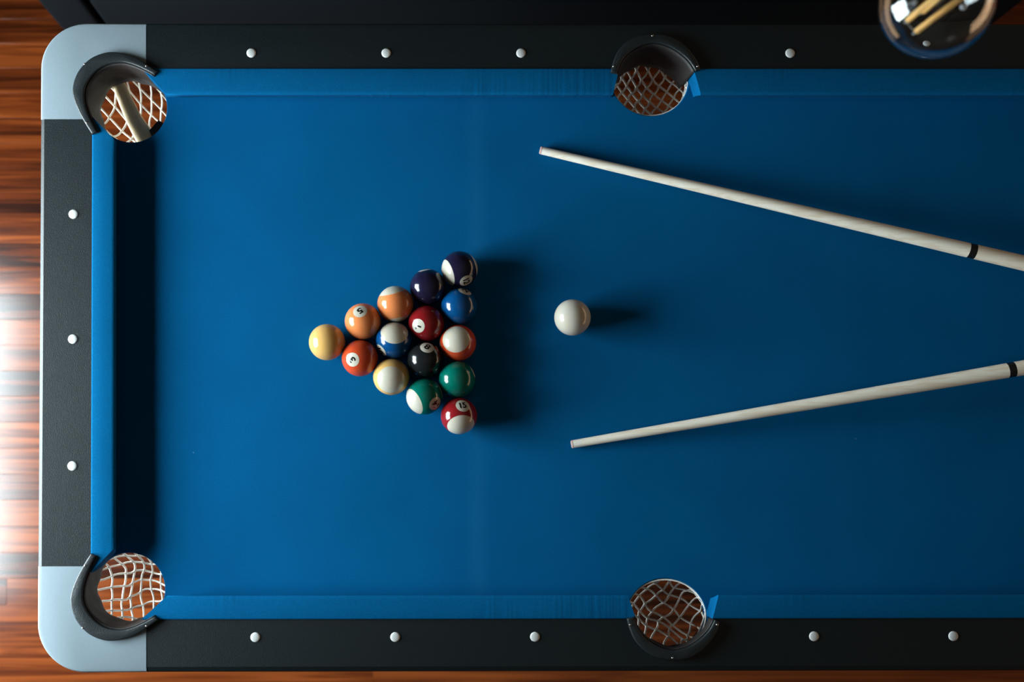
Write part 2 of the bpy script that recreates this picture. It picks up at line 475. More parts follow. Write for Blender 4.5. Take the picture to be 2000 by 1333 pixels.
# iron outlines, measured on the upper left corner pocket and the upper side pocket, then mirrored
ZI = 0.050
iron_c_out = [(308, 139.5), (290, 127.5), (267.5, 114), (245, 105.8), (221, 101.6), (200, 104.3), (177.5, 114), (159.5, 130.5), (147.5, 150), (141.5, 174), (144.5, 195), (153.5, 217.5), (165.5, 240), (180, 262.5)]
iron_c_in = [(302, 146.5), (275, 132.5), (254, 124.5), (236, 121.5), (212, 125), (191, 136.5), (174.5, 154.5), (165.5, 174), (165, 195), (169, 213), (176, 231), (190, 258.5)]
iron_s_out = [(1193, 141.5), (1196.7, 124.4), (1206, 101), (1226, 80), (1249, 69.6), (1276, 66), (1300, 68), (1322, 77), (1341, 92), (1356, 110.5), (1364.6, 126), (1367, 136)]
iron_s_in = [(1205, 144), (1208.5, 132), (1214.7, 119), (1225.8, 105.5), (1240, 95.5), (1258, 87), (1276, 83.5), (1292, 85.5), (1311, 92.5), (1331, 105.5), (1347, 121), (1358.5, 139)]
def to_table(pts): return [un_table(x, yy, ZI) for x, yy in pts]
def smooth_line(pts, sub=3):
    out_ = []
    n = len(pts)
    for i in range(n - 1):
        p0 = pts[max(i - 1, 0)]; p1 = pts[i]; p2 = pts[i + 1]; p3 = pts[min(i + 2, n - 1)]
        for s in range(sub):
            q = s / sub
            out_.append(tuple(0.5 * ((2 * p1[k]) + (-p0[k] + p2[k]) * q + (2 * p0[k] - 5 * p1[k] + 4 * p2[k] - p3[k]) * q * q + (-p0[k] + 3 * p1[k] - 3 * p2[k] + p3[k]) * q ** 3) for k in (0, 1)))
    out_.append(pts[-1])
    return out_
IC_O, IC_I = smooth_line(to_table(iron_c_out)), smooth_line(to_table(iron_c_in))
IS_O, IS_I = smooth_line(to_table(iron_s_out)), smooth_line(to_table(iron_s_in))
def mir(pts, mu, mv):
    return [((2 * UC - p[0]) if mu else p[0], (2 * VC - p[1]) if mv else p[1]) for p in pts]
def arc_mid(o_, i_, n=41):
    def resample(p):
        d = [0.0]
        for a, b in zip(p, p[1:]): d.append(d[-1] + math.hypot(b[0] - a[0], b[1] - a[1]))
        out_ = []
        k = 0
        for j in range(n):
            s = d[-1] * j / (n - 1)
            while k < len(p) - 2 and d[k + 1] < s: k += 1
            q = (s - d[k]) / max(1e-9, d[k + 1] - d[k])
            out_.append((p[k][0] + (p[k + 1][0] - p[k][0]) * q, p[k][1] + (p[k + 1][1] - p[k][1]) * q))
        return out_
    a, b = resample(o_), resample(i_)
    return [((x[0] + y_[0]) / 2, (x[1] + y_[1]) / 2) for x, y_ in zip(a, b)]
IC_M, IS_M = arc_mid(IC_O, IC_I), arc_mid(IS_O, IS_I)
IS_OR = arc_mid(IS_O, IS_O)

def W2(pts): return [(T(p[0], p[1], 0).x, T(p[0], p[1], 0).y) for p in pts]

def diamond(parent, u, v):
    bm = bmesh.new()
    c = T(u, v, ZR)
    R0 = 0.0074
    lathe(bm, [(R0, -0.001), (R0, 0.0006), (R0 * 0.93, 0.0012), (R0 * 0.7, 0.0017), (R0 * 0.35, 0.0020), (0, 0.0021)], c, 24)
    link_bm('diamond', bm, M_diamond, parent, smooth=True)

# long rails (top and bottom) with the side-pocket notch; end rails left and right
DU, D0 = 0.21316, -0.27069
DV_T, DV_B, DU_L = 0.65307, -0.25883, -0.55039
DV0, DVS = 0.39488, 0.1964
def flatten_rim(bm, top, depth):
    for v in bm.verts:
        if top - depth < v.co.z < top - 1e-5:
            k = min(1.0, max(0.0, (v.co.y - VB - 0.004) / 0.066))
            v.co.z = top - (top - v.co.z) * (1.0 - 0.5 * k)
def long_rail(mv):
    notch = [(a[0] * 0.3 + b_[0] * 0.7, a[1] * 0.3 + b_[1] * 0.7) for a, b_ in zip(IS_M, IS_OR)]
    notch = [p for p in notch if p[1] > CV_T + 0.001]
    pts = [(JU_L, CV_T), (notch[0][0], CV_T)] + notch + [(notch[-1][0], CV_T), (JU_R, CV_T), (JU_R, VT), (JU_L, VT)]
    pts = [(p[0], (2 * VC - p[1]) if mv else p[1]) for p in pts]
    if mv: pts = [(p[0], {2 * VC - CV_T: CV_B, 2 * VC - VT: VB}.get(p[1], p[1])) for p in pts]
    if mv: pts.reverse()
    bm = prism(W2(pts), BZ - 0.045, BZ + ZR, 0.0)
    # soften the outer top edge
    vo = VB if mv else VT
    es = [e for e in bm.edges if all(abs(v.co.y - vo) < 1e-4 and abs(v.co.z - BZ - ZR) < 1e-5 for v in e.verts)]
    bmesh.ops.bevel(bm, geom=es, offset=0.0088 if mv else 0.005, segments=2, affect='EDGES', profile=0.5)
    flatten_rim(bm, BZ + ZR, 0.009)
    r = link_bm('rail', bm, M_rail, table)
    autosmooth(r, 15)
    for k in (0, 1, 2, 4, 5, 6):
        diamond(r, D0 + k * DU, DV_B if mv else DV_T)
def end_rail(mu):
    pts = [(UL, JV_B), (CU_L, JV_B), (CU_L, JV_T), (UL, JV_T)]
    if mu: pts = [(2 * UC - p[0], p[1]) for p in reversed(pts)]
    bm = prism(W2(pts), BZ - 0.045, BZ + ZR, 0.0)
    uo = UR + 0.0 if mu else UL
    es = []
    for e in bm.edges:
        if all(abs(v.co.z - BZ - ZR) < 1e-5 for v in e.verts):
            us = [v.co.x - SHEAR * v.co.y for v in e.verts]
            if all(abs(q - uo) < 2e-3 for q in us): es.append(e)
    bmesh.ops.bevel(bm, geom=es, offset=0.0055, segments=1, affect='EDGES', profile=0.5)
    flatten_rim(bm, BZ + ZR, 0.009)
    r = link_bm('rail', bm, M_rail, table)
    autosmooth(r, 15)
    for k in range(3):
        diamond(r, (2 * UC - DU_L) if mu else DU_L, DV0 - k * DVS)
long_rail(False); long_rail(True); end_rail(False); end_rail(True)

# grey corner caps
def corner_cap(mu, mv):
    rr = 0.073
    out_ = [(JU_L, VT)]
    for k in range(0, 17):
        a = math.pi / 2 + (math.pi / 2) * k / 16
        out_.append((UL - 0.0005 + rr + rr * math.cos(a), VT + 0.0005 - rr + rr * math.sin(a)))
    out_.append((UL - 0.0005, JV_T))
    inner = [p for p in reversed(IC_M) if p[0] < JU_L - 0.001 and p[1] > JV_T + 0.001]
    # run along the joint on the left, the middle of the iron, and the joint on top
    pts = out_ + [(inner[0][0], JV_T)] + inner + [(JU_L, inner[-1][1])]
    def m_(p):
        u, v = p
        if mu: u = 2 * UC - u
        if mv:
            # the lower side of the table is not an exact mirror: slide by matching the outer edges
            v = JV_B if abs(v - JV_T) < 1e-6 else VB + (VT - v)
        return (u, v)
    q = [m_(p) for p in pts]
    if mu != mv: q.reverse()
    bm = prism(W2(q), BZ - 0.046, BZ + ZR + 0.0006, 0.0)
    n_out = {(round(T(*m_(p), 0).x, 5), round(m_(p)[1], 5)) for p in out_}
    es = [e for e in bm.edges if all(abs(v.co.z - BZ - ZR - 0.0006) < 1e-5 and (round(v.co.x, 5), round(v.co.y, 5)) in n_out for v in e.verts)
          and not all((round(v.co.x, 5), round(v.co.y, 5)) in ((round(T(*m_(out_[0]), 0).x, 5), round(m_(out_[0])[1], 5)), (round(T(*m_(out_[-1]), 0).x, 5), round(m_(out_[-1])[1], 5))) for v in e.verts)]
    bmesh.ops.bevel(bm, geom=es, offset=0.0082 if mv else 0.0065, segments=2, affect='EDGES', profile=0.5)
    flatten_rim(bm, BZ + ZR + 0.0006, 0.009)
    o = link_bm('corner_cap', bm, M_cap, table)
    o['label'] = 'grey rounded corner cap'
    autosmooth(o, 25)
for mu in (False, True):
    for mv in (False, True):
        corner_cap(mu, mv)

# cushions
def cushion(p0, p1, axis, back, nose, e0b, e0n, e1b, e1n):
    """profile swept along axis ('u' or 'v'); ends cut from e?b at the back to e?n at the nose"""
    Wd = nose - back
    sgn = 1 if Wd > 0 else -1
    W_ = abs(Wd)
    prof = [(0.0, 0.0), (0.0, 0.0445), (0.0008, 0.0456), (0.0025, 0.0460), (W_ * 0.5, 0.0452), (W_ - 0.006, 0.0443), (W_ - 0.0022, 0.0436), (W_ - 0.0004, 0.0420),
            (W_, 0.0400), (W_ - 0.0006, 0.0375), (W_ - 0.0014, 0.0345), (W_ - 0.0072, 0.012), (W_ - 0.0090, 0.0)]
    bm = bmesh.new()
    ns = 24
    rings = []
    for i in range(ns + 1):
        q = i / ns
        ring = []
        for w, z in prof:
            f = w / W_
            a = e0b + (e0n - e0b) * f
            b = e1b + (e1n - e1b) * f
            s = a + (b - a) * q
            c = back + sgn * w
            ring.append(bm.verts.new(T(s, c, z) if axis == 'u' else T(c, s, z)))
        rings.append(ring)
    n = len(prof)
    for i in range(ns):
        for k in range(n):
            bm.faces.new((rings[i][k], rings[i][(k + 1) % n], rings[i + 1][(k + 1) % n], rings[i + 1][k]))
    bm.faces.new(rings[0]); bm.faces.new(list(reversed(rings[-1])))
    bmesh.ops.recalc_face_normals(bm, faces=bm.faces)
    o = link_bm('cushion', bm, M_cushion_long if axis == 'u' else M_cushion, table)
    autosmooth(o, 50)
cs_b, cs_n = 0.0585, 0.0695          # half gap at the side pockets, back and nose
cc_bu, cc_nu = -0.4440, -0.4050      # long cushions start here at the corners
for back, nose in ((CV_T, NV_T), (CV_B, NV_B)):
    cushion(0, 0, 'u', back, nose, cc_bu, cc_nu, UC - cs_b, UC - cs_n)
    cushion(0, 0, 'u', back, nose, UC + cs_b, UC + cs_n, 2 * UC - cc_bu, 2 * UC - cc_nu)
for back, nose in ((CU_L, NU_L), (CU_R, NU_R)):
    cushion(0, 0, 'v', back, nose, 2 * VC - 0.5500, 2 * VC - 0.5120, 0.5500, 0.5120)

# pocket irons with screws, leather liners
def iron(outl, inl, screws):
    pts = outl + list(reversed(inl))
    q = W2(pts)
    area = sum(q[i][0] * q[(i + 1) % len(q)][1] - q[(i + 1) % len(q)][0] * q[i][1] for i in range(len(q)))
    if area < 0: q.reverse()
    bm = prism(q, BZ + 0.030, BZ + 0.0515, 0.0022, 3)
    o = link_bm('pocket_iron', bm, M_iron, table)
    o['label'] = 'black moulded pocket iron'
    autosmooth(o, 40)
    for (u, v) in screws:
        bm = bmesh.new(); lathe(bm, [(0.0017, 0), (0.0017, 0.0005), (0.0012, 0.0009), (0, 0.0011)], T(u, v, 0.0513), 12)
        link_bm('screw', bm, M_screw, o, smooth=True)
def liner(inl, zb, inset, centre):
    """leather skirt hanging inside the iron"""
    bm = bmesh.new()
    rows = []
    steps = 7
    for j in range(steps + 1):
        q = j / steps
        z = 0.047 + (zb - 0.047) * q
        row = []
        for i, p in enumerate(inl):
            d = Vector((centre[0] - p[0], centre[1] - p[1])); d.normalize()
            wob = 0.0012 * math.sin(i * 0.9 + j * 1.3) * q
            s = inset * q + wob
            row.append((p[0] + d.x * s, p[1] + d.y * s, z + 0.002 * q * math.sin(i * 0.55)))
        rows.append(row)
    V = [[bm.verts.new(T(*p)) for p in r] for r in rows]
    for a, b in zip(V, V[1:]):
        for k in range(len(a) - 1):
            bm.faces.new((a[k], a[k + 1], b[k + 1], b[k]))
    bmesh.ops.recalc_face_normals(bm, faces=bm.faces)
    g = bmesh.ops.solidify(bm, geom=bm.faces[:], thickness=0.0018)
    link_bm('pocket_liner', bm, M_liner, table, smooth=True)

def net(centre, r_top, depth, rot, cell, seed, jit, z_top=-0.010, squash=(1.0, 1.0), drift=(0.0, 0.0)):
    """knotted diamond net: a lattice laid over a bag shape, cords and knots in one mesh"""
    rn = random.Random(seed)
    def warp(x, y_):
        n1 = noise.noise(Vector((x * 22 + seed * 3.1, y_ * 22, 0.3))); n2 = noise.noise(Vector((x * 22, y_ * 22 + seed * 5.7, 2.3)))
        return x + jit * n1, y_ + jit * n2
    def place(x, y_):
        x, y_ = warp(x, y_)
        r = math.hypot(x, y_) / r_top
        if r > 1.0:
            k = 1.0
            over = min(1.0, (r - 1.0) / 0.35)
            z = z_top - 0.030 * (1 - over)
            x, y_ = x / r * 1.0, y_ / r * 1.0
        else:
            z = z_top - 0.030 - (depth - 0.030) * (1 - r ** 2.6)
        fall = 1 - min(1.0, r) ** 2
        return T(centre[0] + x * squash[0] + drift[0] * fall, centre[1] + y_ * squash[1] + drift[1] * fall, z)
    ca, sa = math.cos(rot), math.sin(rot)
    def lat(i, j): # diamond lattice, i + j even are knots
        x, y_ = i * cell[0], j * cell[1]
        return ca * x - sa * y_, sa * x + ca * y_
    bm = bmesh.new()
    N = 9
    knots = {}
    def keep(p): return math.hypot(*p) < r_top * 1.36
    for i in range(-N, N + 1):
        for j in range(-N, N + 1):
            if (i + j) % 2: continue
            p = lat(i, j)
            if not keep(p): continue
            kp = place(*p)
            bmesh.ops.create_icosphere(bm, subdivisions=1, radius=0.0025, matrix=Matrix.Translation(kp))
            for di in (-1, 1):
                q = lat(i + di, j + 1)
                if not keep(q): continue
                pts = []
                bow = rn.uniform(-0.0016, 0.0016)
                for s in range(5):
                    f = s / 4
                    x = p[0] + (q[0] - p[0]) * f; y_ = p[1] + (q[1] - p[1]) * f
                    k = bow * math.sin(math.pi * f)
                    pts.append(place(x + k, y_ - k))
                if (pts[0] - pts[-1]).length > 0.002:
                    add_tube(bm, pts, 0.0017, 5, cap=False)
    # rope round the mouth
    ring = [T(centre[0] + r_top * squash[0] * math.cos(a), centre[1] + r_top * squash[1] * math.sin(a), z_top + 0.001) for a in [2 * math.pi * k / 40 for k in range(41)]]
    add_tube(bm, ring, 0.0016, 5, cap=False)
    o = link_bm('pocket_net', bm, M_cord, table, smooth=True)
    o['label'] = 'knotted cream cord net'

def near(pts, px_list, mu, mv):
    return mir([un_table(x, yy, ZI) for x, yy in px_list], mu, mv)
for ci, (mu, mv) in enumerate(((False, False), (False, True), (True, False), (True, True))):
    iron(mir(IC_O, mu, mv), mir(IC_I, mu, mv), near(None, [(166, 125.5), (286, 129), (170, 240)], mu, mv))
    liner(mir(IC_I, mu, mv), -0.026 if not mv else -0.014, 0.005, HOLES[ci][:2])
for si, mv in enumerate((False, True)):
    iron(mir(IS_O, False, mv), mir(IS_I, False, mv), near(None, [(1198, 130), (1274, 70), (1362, 130)], False, mv))
    liner(mir(IS_I, False, mv), -0.040 if not mv else 0.028, 0.006 if not mv else 0.002, HOLES[4 + si][:2])
net(HOLES[0][:2], 0.066, 0.112, math.radians(14), (0.0105, 0.0175), 1, 0.005)
net(HOLES[1][:2], 0.066, 0.095, math.radians(-38), (0.0115, 0.0115), 2, 0.012)
net(HOLES[2][:2], 0.066, 0.100, math.radians(-14), (0.0105, 0.0165), 3, 0.006)
net(HOLES[3][:2], 0.066, 0.095, math.radians(30), (0.0115, 0.0130), 4, 0.010)
net((HOLES[4][0], 0.6205), 0.066, 0.060, math.radians(2), (0.0098, 0.0145), 5, 0.005, z_top=-0.006, squash=(0.94, 0.83))
net((HOLES[5][0], -0.2315), 0.066, 0.058, math.radians(10), (0.0125, 0.0145), 6, 0.015, z_top=-0.004, squash=(0.94, 0.83), drift=(-0.004, 0.002))

# apron and legs
def table_box(name, u0, u1, v0, v1, z0, z1, mat, bev=0.003):
    bm = bmesh.new(); add_box(bm, u0, u1, v0, v1, BZ + z0, BZ + z1, bev)
    for v in bm.verts: v.co.x += SHEAR * v.co.y
    return link_bm(name, bm, mat, table)
A0, A1, B0, B1 = NU_L + 0.085, NU_R - 0.085, NV_B + 0.075, NV_T - 0.075
table_box('apron', A0, A1, B1, B1 + 0.016, -0.150, -0.022, M_blackwood)
table_box('apron', A0, A1, B0 - 0.016, B0, -0.150, -0.022, M_blackwood)
table_box('apron', A0, A0 + 0.016, B0 + 0.001, B1 - 0.001, -0.150, -0.022, M_blackwood)
table_box('apron', A1 - 0.016, A1, B0 + 0.001, B1 - 0.001, -0.150, -0.022, M_blackwood)
table_box('bed_frame', A0 + 0.018, A1 - 0.018, B0 + 0.002, B1 - 0.002, -0.040, -0.004, M_under, 0)
for u in (NU_L + 0.13, NU_R - 0.13):
    for v in (NV_B + 0.13, NV_T - 0.13):
        table_box('leg', u - 0.045, u + 0.045, v - 0.045, v + 0.045, -BZ + 0.02, -0.038, M_blackwood, 0.004)
        bm = bmesh.new(); lathe(bm, [(0, 0), (0.035, 0), (0.038, 0.005), (0.035, 0.021), (0, 0.021)], Vector((T(u, v, 0).x, v, 0)), 24)
        link_bm('foot', bm, M_blackwood, table, smooth=False)

# ------------------------------------------------------------------ balls
R = 0.028575
WHITE = (0.486, 0.44955, 0.3726)
def ball_mat(name, col, stripe_axis=None):
    m, nt, b = new_mat(name)
    b.inputs['Roughness'].default_value = 0.14
    b.inputs['Specular IOR Level'].default_value = 0.5
    b.inputs['Subsurface Weight'].default_value = 0.7; b.inputs['Subsurface Radius'].default_value = (1.0, 0.55, 0.25); b.inputs['Subsurface Scale'].default_value = 0.009
    if stripe_axis is None:
        b.inputs['Base Color'].default_value = (*col, 1)
    else:
        tc = nd(nt, 'ShaderNodeTexCoord')
        dt = nd(nt, 'ShaderNodeVectorMath', operation='DOT_PRODUCT'); dt.inputs[1].default_value = stripe_axis
        nt.links.new(tc.outputs['Object'], dt.inputs[0])
        ab = nd(nt, 'ShaderNodeMath', operation='ABSOLUTE'); nt.links.new(dt.outputs['Value'], ab.inputs[0])
        mr = nd(nt, 'ShaderNodeMapRange'); mr.inputs['From Min'].default_value = R * 0.662; mr.inputs['From Max'].default_value = R * 0.674
        nt.links.new(ab.outputs[0], mr.inputs['Value'])
        mx = nd(nt, 'ShaderNodeMix', data_type='RGBA'); mx.inputs['A'].default_value = (*col, 1); mx.inputs['B'].default_value = (*WHITE, 1)
        nt.links.new(mr.outputs[0], mx.inputs['Factor']); nt.links.new(mx.outputs['Result'], b.inputs['Base Color'])
    return m
M_spot = plain('white_number_spot', WHITE, 0.14)
M_ink = plain('black_number_ink', (0.008, 0.008, 0.008), 0.15)
bm = bmesh.new(); bmesh.ops.create_uvsphere(bm, u_segments=96, v_segments=64, radius=R)
SPHERE = bpy.data.meshes.new('ball'); bm.to_mesh(SPHERE); bm.free()
for p in SPHERE.polygons: p.use_smooth = True

def view_frame(c):
    w = (CAM - c).normalized()
    ex = MROT @ Vector((1, 0, 0)); ex = (ex - w * ex.dot(w)).normalized()
    ey = w.cross(ex).normalized()
    return ex, ey, w
GLYPH = {}
def glyph_mesh(s):
    if s not in GLYPH:
        cu = bpy.data.curves.new('g', 'FONT'); cu.body = s; cu.align_x = 'CENTER'; cu.align_y = 'CENTER'
        cu.size = 1.0; cu.resolution_u = 4; cu.offset = 0.030
        if len(s) > 1: cu.space_character = 0.92
        ob = bpy.data.objects.new('g', cu); C.objects.link(ob)
        dg = bpy.context.evaluated_depsgraph_get()
        me = bpy.data.meshes.new_from_object(ob.evaluated_get(dg))
        g = bmesh.new(); g.from_mesh(me)
        bmesh.ops.triangulate(g, faces=g.faces[:])
        xs = [v.co.x for v in g.verts]; ys = [v.co.y for v in g.verts]
        cx, cy = (min(xs) + max(xs)) / 2, (min(ys) + max(ys)) / 2
        for v in g.verts: v.co.x -= cx; v.co.y -= cy
        g.to_mesh(me); g.free()
        C.objects.unlink(ob); bpy.data.objects.remove(ob)
        GLYPH[s] = (me, max(ys) - min(ys), max(xs) - min(xs))
    return GLYPH[s]

YEL, ORA, RED, MAR = (0.5994, 0.3645, 0.1215), (0.648, 0.21465, 0.0729), (0.5022, 0.06075, 0.01782), (0.2025, 0.0081, 0.01053)
PUR, BLU, GRN, BLK = (0.01053, 0.00851, 0.02997), (0.00162, 0.06075, 0.19035), (0.00081, 0.12555, 0.09315), (0.009, 0.011, 0.012)
# number, pixel centre, colour, stripe axis or None, spot direction, up of the numeral in the picture, label
BALLS = [
    ('1', (639.3, 668.9), YEL, None, (0.25, 0.35, -0.90), (0, 1), 'plain pale yellow ball at the point of the rack, farthest left'),
    ('5', (709.9, 628.9), ORA, None, (-0.16, 0.58, 0.80), (0.545, -0.84), 'plain orange ball numbered 5 touching the yellow ball at the point'),
    ('3', (702.6, 699.9), RED, None, (-0.42, -0.085, 0.90), (-0.87, -0.49), 'plain red ball numbered 3 below the orange 5 ball'),
    ('13', (773.3, 594.1), ORA, (-0.24, 0.96, 0.13), (0.30, 0.02, -0.95), (0, 1), 'orange striped ball with white caps beside the orange 5 ball'),
    ('10', (769.0, 664.9), BLU, (0.03, 0.61, 0.79), (-0.74, -0.57, 0.36), (0.8, 0.5), 'blue striped ball with its large white cap turned up, mid rack'),
    ('9', (764.3, 736.5), YEL, (-0.04, -0.22, 0.975), (-0.35, 0.2, -0.9), (0, 1), 'pale yellow striped ball with a white cap facing up'),
    ('4', (835.8, 562.8), PUR, None, (-0.20, 0.975, 0.03), (0, 1), 'plain dark purple ball between the orange stripe and purple stripe'),
    ('7', (832.6, 632.0), MAR, None, (-0.47, -0.14, 0.87), (-0.97, -0.2), 'plain dark red ball numbered 7 in the middle of the rack'),
    ('8', (830.0, 701.3), BLK, None, (0.11, 0.70, 0.70), (0.45, 0.85), 'black ball numbered 8 in the rack'),
    ('14', (829.0, 775.0), GRN, (-0.80, -0.40, 0.44), (0.61, -0.41, 0.68), (-0.85, -0.54), 'green striped ball numbered 14 with a white cap'),
    ('12', (897.0, 526.6), PUR, (-0.893, -0.28, 0.34), (0.39, -0.66, 0.64), (1.0, 0.2), 'dark purple striped ball numbered 12 at the upper end of the back row'),
    ('2', (896.6, 598.8), BLU, None, (0.33, 0.87, 0.36), (-0.3, 0.95), 'plain blue ball numbered 2 below the purple striped 12 ball'),
    ('11', (894.3, 670.2), RED, (-0.14, 0.28, 0.95), (-0.95, -0.25, -0.08), (0, 1), 'red striped ball with a big white cap in the back row'),
    ('6', (892.6, 741.4), GRN, None, (0.91, 0.41, -0.01), (0, 1), 'plain green ball in the back row above the maroon 15 ball'),
    ('15', (896.4, 812.8), MAR, (0.146, -0.715, 0.68), (0.217, 0.58, 0.785), (-0.08, 1.0), 'maroon striped ball numbered 15 at the lower end of the back row'),
]
centres = [unproject(b[1][0], b[1][1], R + 0.0003) for b in BALLS]
for it in range(200):                      # let the racked balls touch without cutting into each other
    for i in range(len(centres)):
        for j in range(i):
            d = centres[i] - centres[j]
            if d.length < 2 * R * 1.002:
                pv = d.normalized() * (2 * R * 1.002 - d.length) / 2
                centres[i] = centres[i] + pv; centres[j] = centres[j] - pv
def add_ball(name, c, mat, label, group):
    me = SPHERE.copy(); me.materials.append(mat)
    o = bpy.data.objects.new(name, me); C.objects.link(o); o.location = c; WLOC[o.name] = c.copy()
    tag(o, label, 'ball', group)
    return o
def on_view(c, d):
    ex, ey, w = view_frame(c)
    v = ex * d[0] + ey * d[1] + w * d[2]
    return v.normalized()
for (num, px_, col, ax, spot, up, label), c in zip(BALLS, centres):
    axis = on_view(c, ax) if ax else None
    mat = ball_mat('ball_%s_resin' % num, col, axis)
    o = add_ball('billiard_ball', c, mat, label, 'racked billiard balls')
    n = on_view(c, spot)
    ex, ey, w = view_frame(c)
    upv = ex * up[0] + ey * up[1]
    upv = (upv - n * upv.dot(n)).normalized()
    rt = upv.cross(n).normalized()
    # spot: a spherical cap just proud of the ball
    bm = bmesh.new()
    rings = [[bm.verts.new(c + n * (R + 0.00008))]]
    for k in range(1, 5):
        a = math.radians(22.5) * k / 4
        rings.append([bm.verts.new(c + (n * math.cos(a) + (rt * math.cos(q) + upv * math.sin(q)) * math.sin(a)) * (R + 0.00008)) for q in [2 * math.pi * s / 32 for s in range(32)]])
    for s in range(32): bm.faces.new((rings[0][0], rings[1][s], rings[1][(s + 1) % 32]))
    for a_, b_ in zip(rings[1:], rings[2:]):
        for s in range(32): bm.faces.new((a_[s], b_[s], b_[(s + 1) % 32], a_[(s + 1) % 32]))
    bmesh.ops.recalc_face_normals(bm, faces=bm.faces)
    sp = link_bm('number_spot', bm, M_spot, o, smooth=True, origin=c)
    me, gh, gw = glyph_mesh(num)
    bm = bmesh.new(); bm.from_mesh(me)
    sc_ = 0.0108 / gh
    wide = 1.22 if len(num) == 1 else 1.0
    if gw * sc_ > 0.0138: sc_ = 0.0138 / gw
    bmesh.ops.subdivide_edges(bm, edges=bm.edges[:], cuts=2, use_grid_fill=True)
    for v in bm.verts:
        d = (n + (rt * v.co.x * sc_ * wide + upv * v.co.y * sc_) / R).normalized()
        v.co = c + d * (R + 0.00030)
    link_bm('numeral', bm, M_ink, sp, origin=c)
M_cueball = ball_mat('ivory_resin', (0.5022, 0.4698, 0.3969))
add_ball('cue_ball', unproject(1118, 620.5, R + 0.0003), M_cueball, 'plain white cue ball alone between the rack and the cues', None)

# ------------------------------------------------------------------ cues
def cue_wood(name, axis, c0=(0.80, 0.67, 0.51), c1=(0.90, 0.82, 0.69)):
    m, nt, b = new_mat(name)
    tc = nd(nt, 'ShaderNodeTexCoord')
    mp = nd(nt, 'ShaderNodeMapping'); mp.inputs['Scale'].default_value = (6, 150, 150); mp.inputs['Rotation'].default_value = (0, 0, -axis)
    mp.vector_type = 'POINT'
    nt.links.new(tc.outputs['Object'], mp.inputs['Vector'])
    no = nd(nt, 'ShaderNodeTexNoise'); no.inputs['Scale'].default_value = 1.0; no.inputs['Detail'].default_value = 5; no.inputs['Distortion'].default_value = 0.6
    nt.links.new(mp.outputs[0], no.inputs['Vector'])
    r = nd(nt, 'ShaderNodeValToRGB')
    r.color_ramp.elements[0].position = 0.36; r.color_ramp.elements[0].color = (*c0, 1)
    r.color_ramp.elements[1].position = 0.56; r.color_ramp.elements[1].color = (*c1, 1)
    nt.links.new(no.outputs['Fac'], r.inputs['Fac']); nt.links.new(r.outputs['Color'], b.inputs['Base Color'])
    b.inputs['Roughness'].default_value = 0.38
    return m
M_tip = plain('pink_leather_tip', (0.42, 0.28, 0.25), 0.9, bump=0.4, bscale=800)
M_ferrule = plain('white_ferrule', (0.84, 0.78, 0.68), 0.35)
M_ring = plain('black_joint_ring', (0.006, 0.006, 0.006), 0.3)
M_wrap = plain('black_linen_wrap', (0.015, 0.015, 0.016), 0.8, bump=0.6, bscale=600)
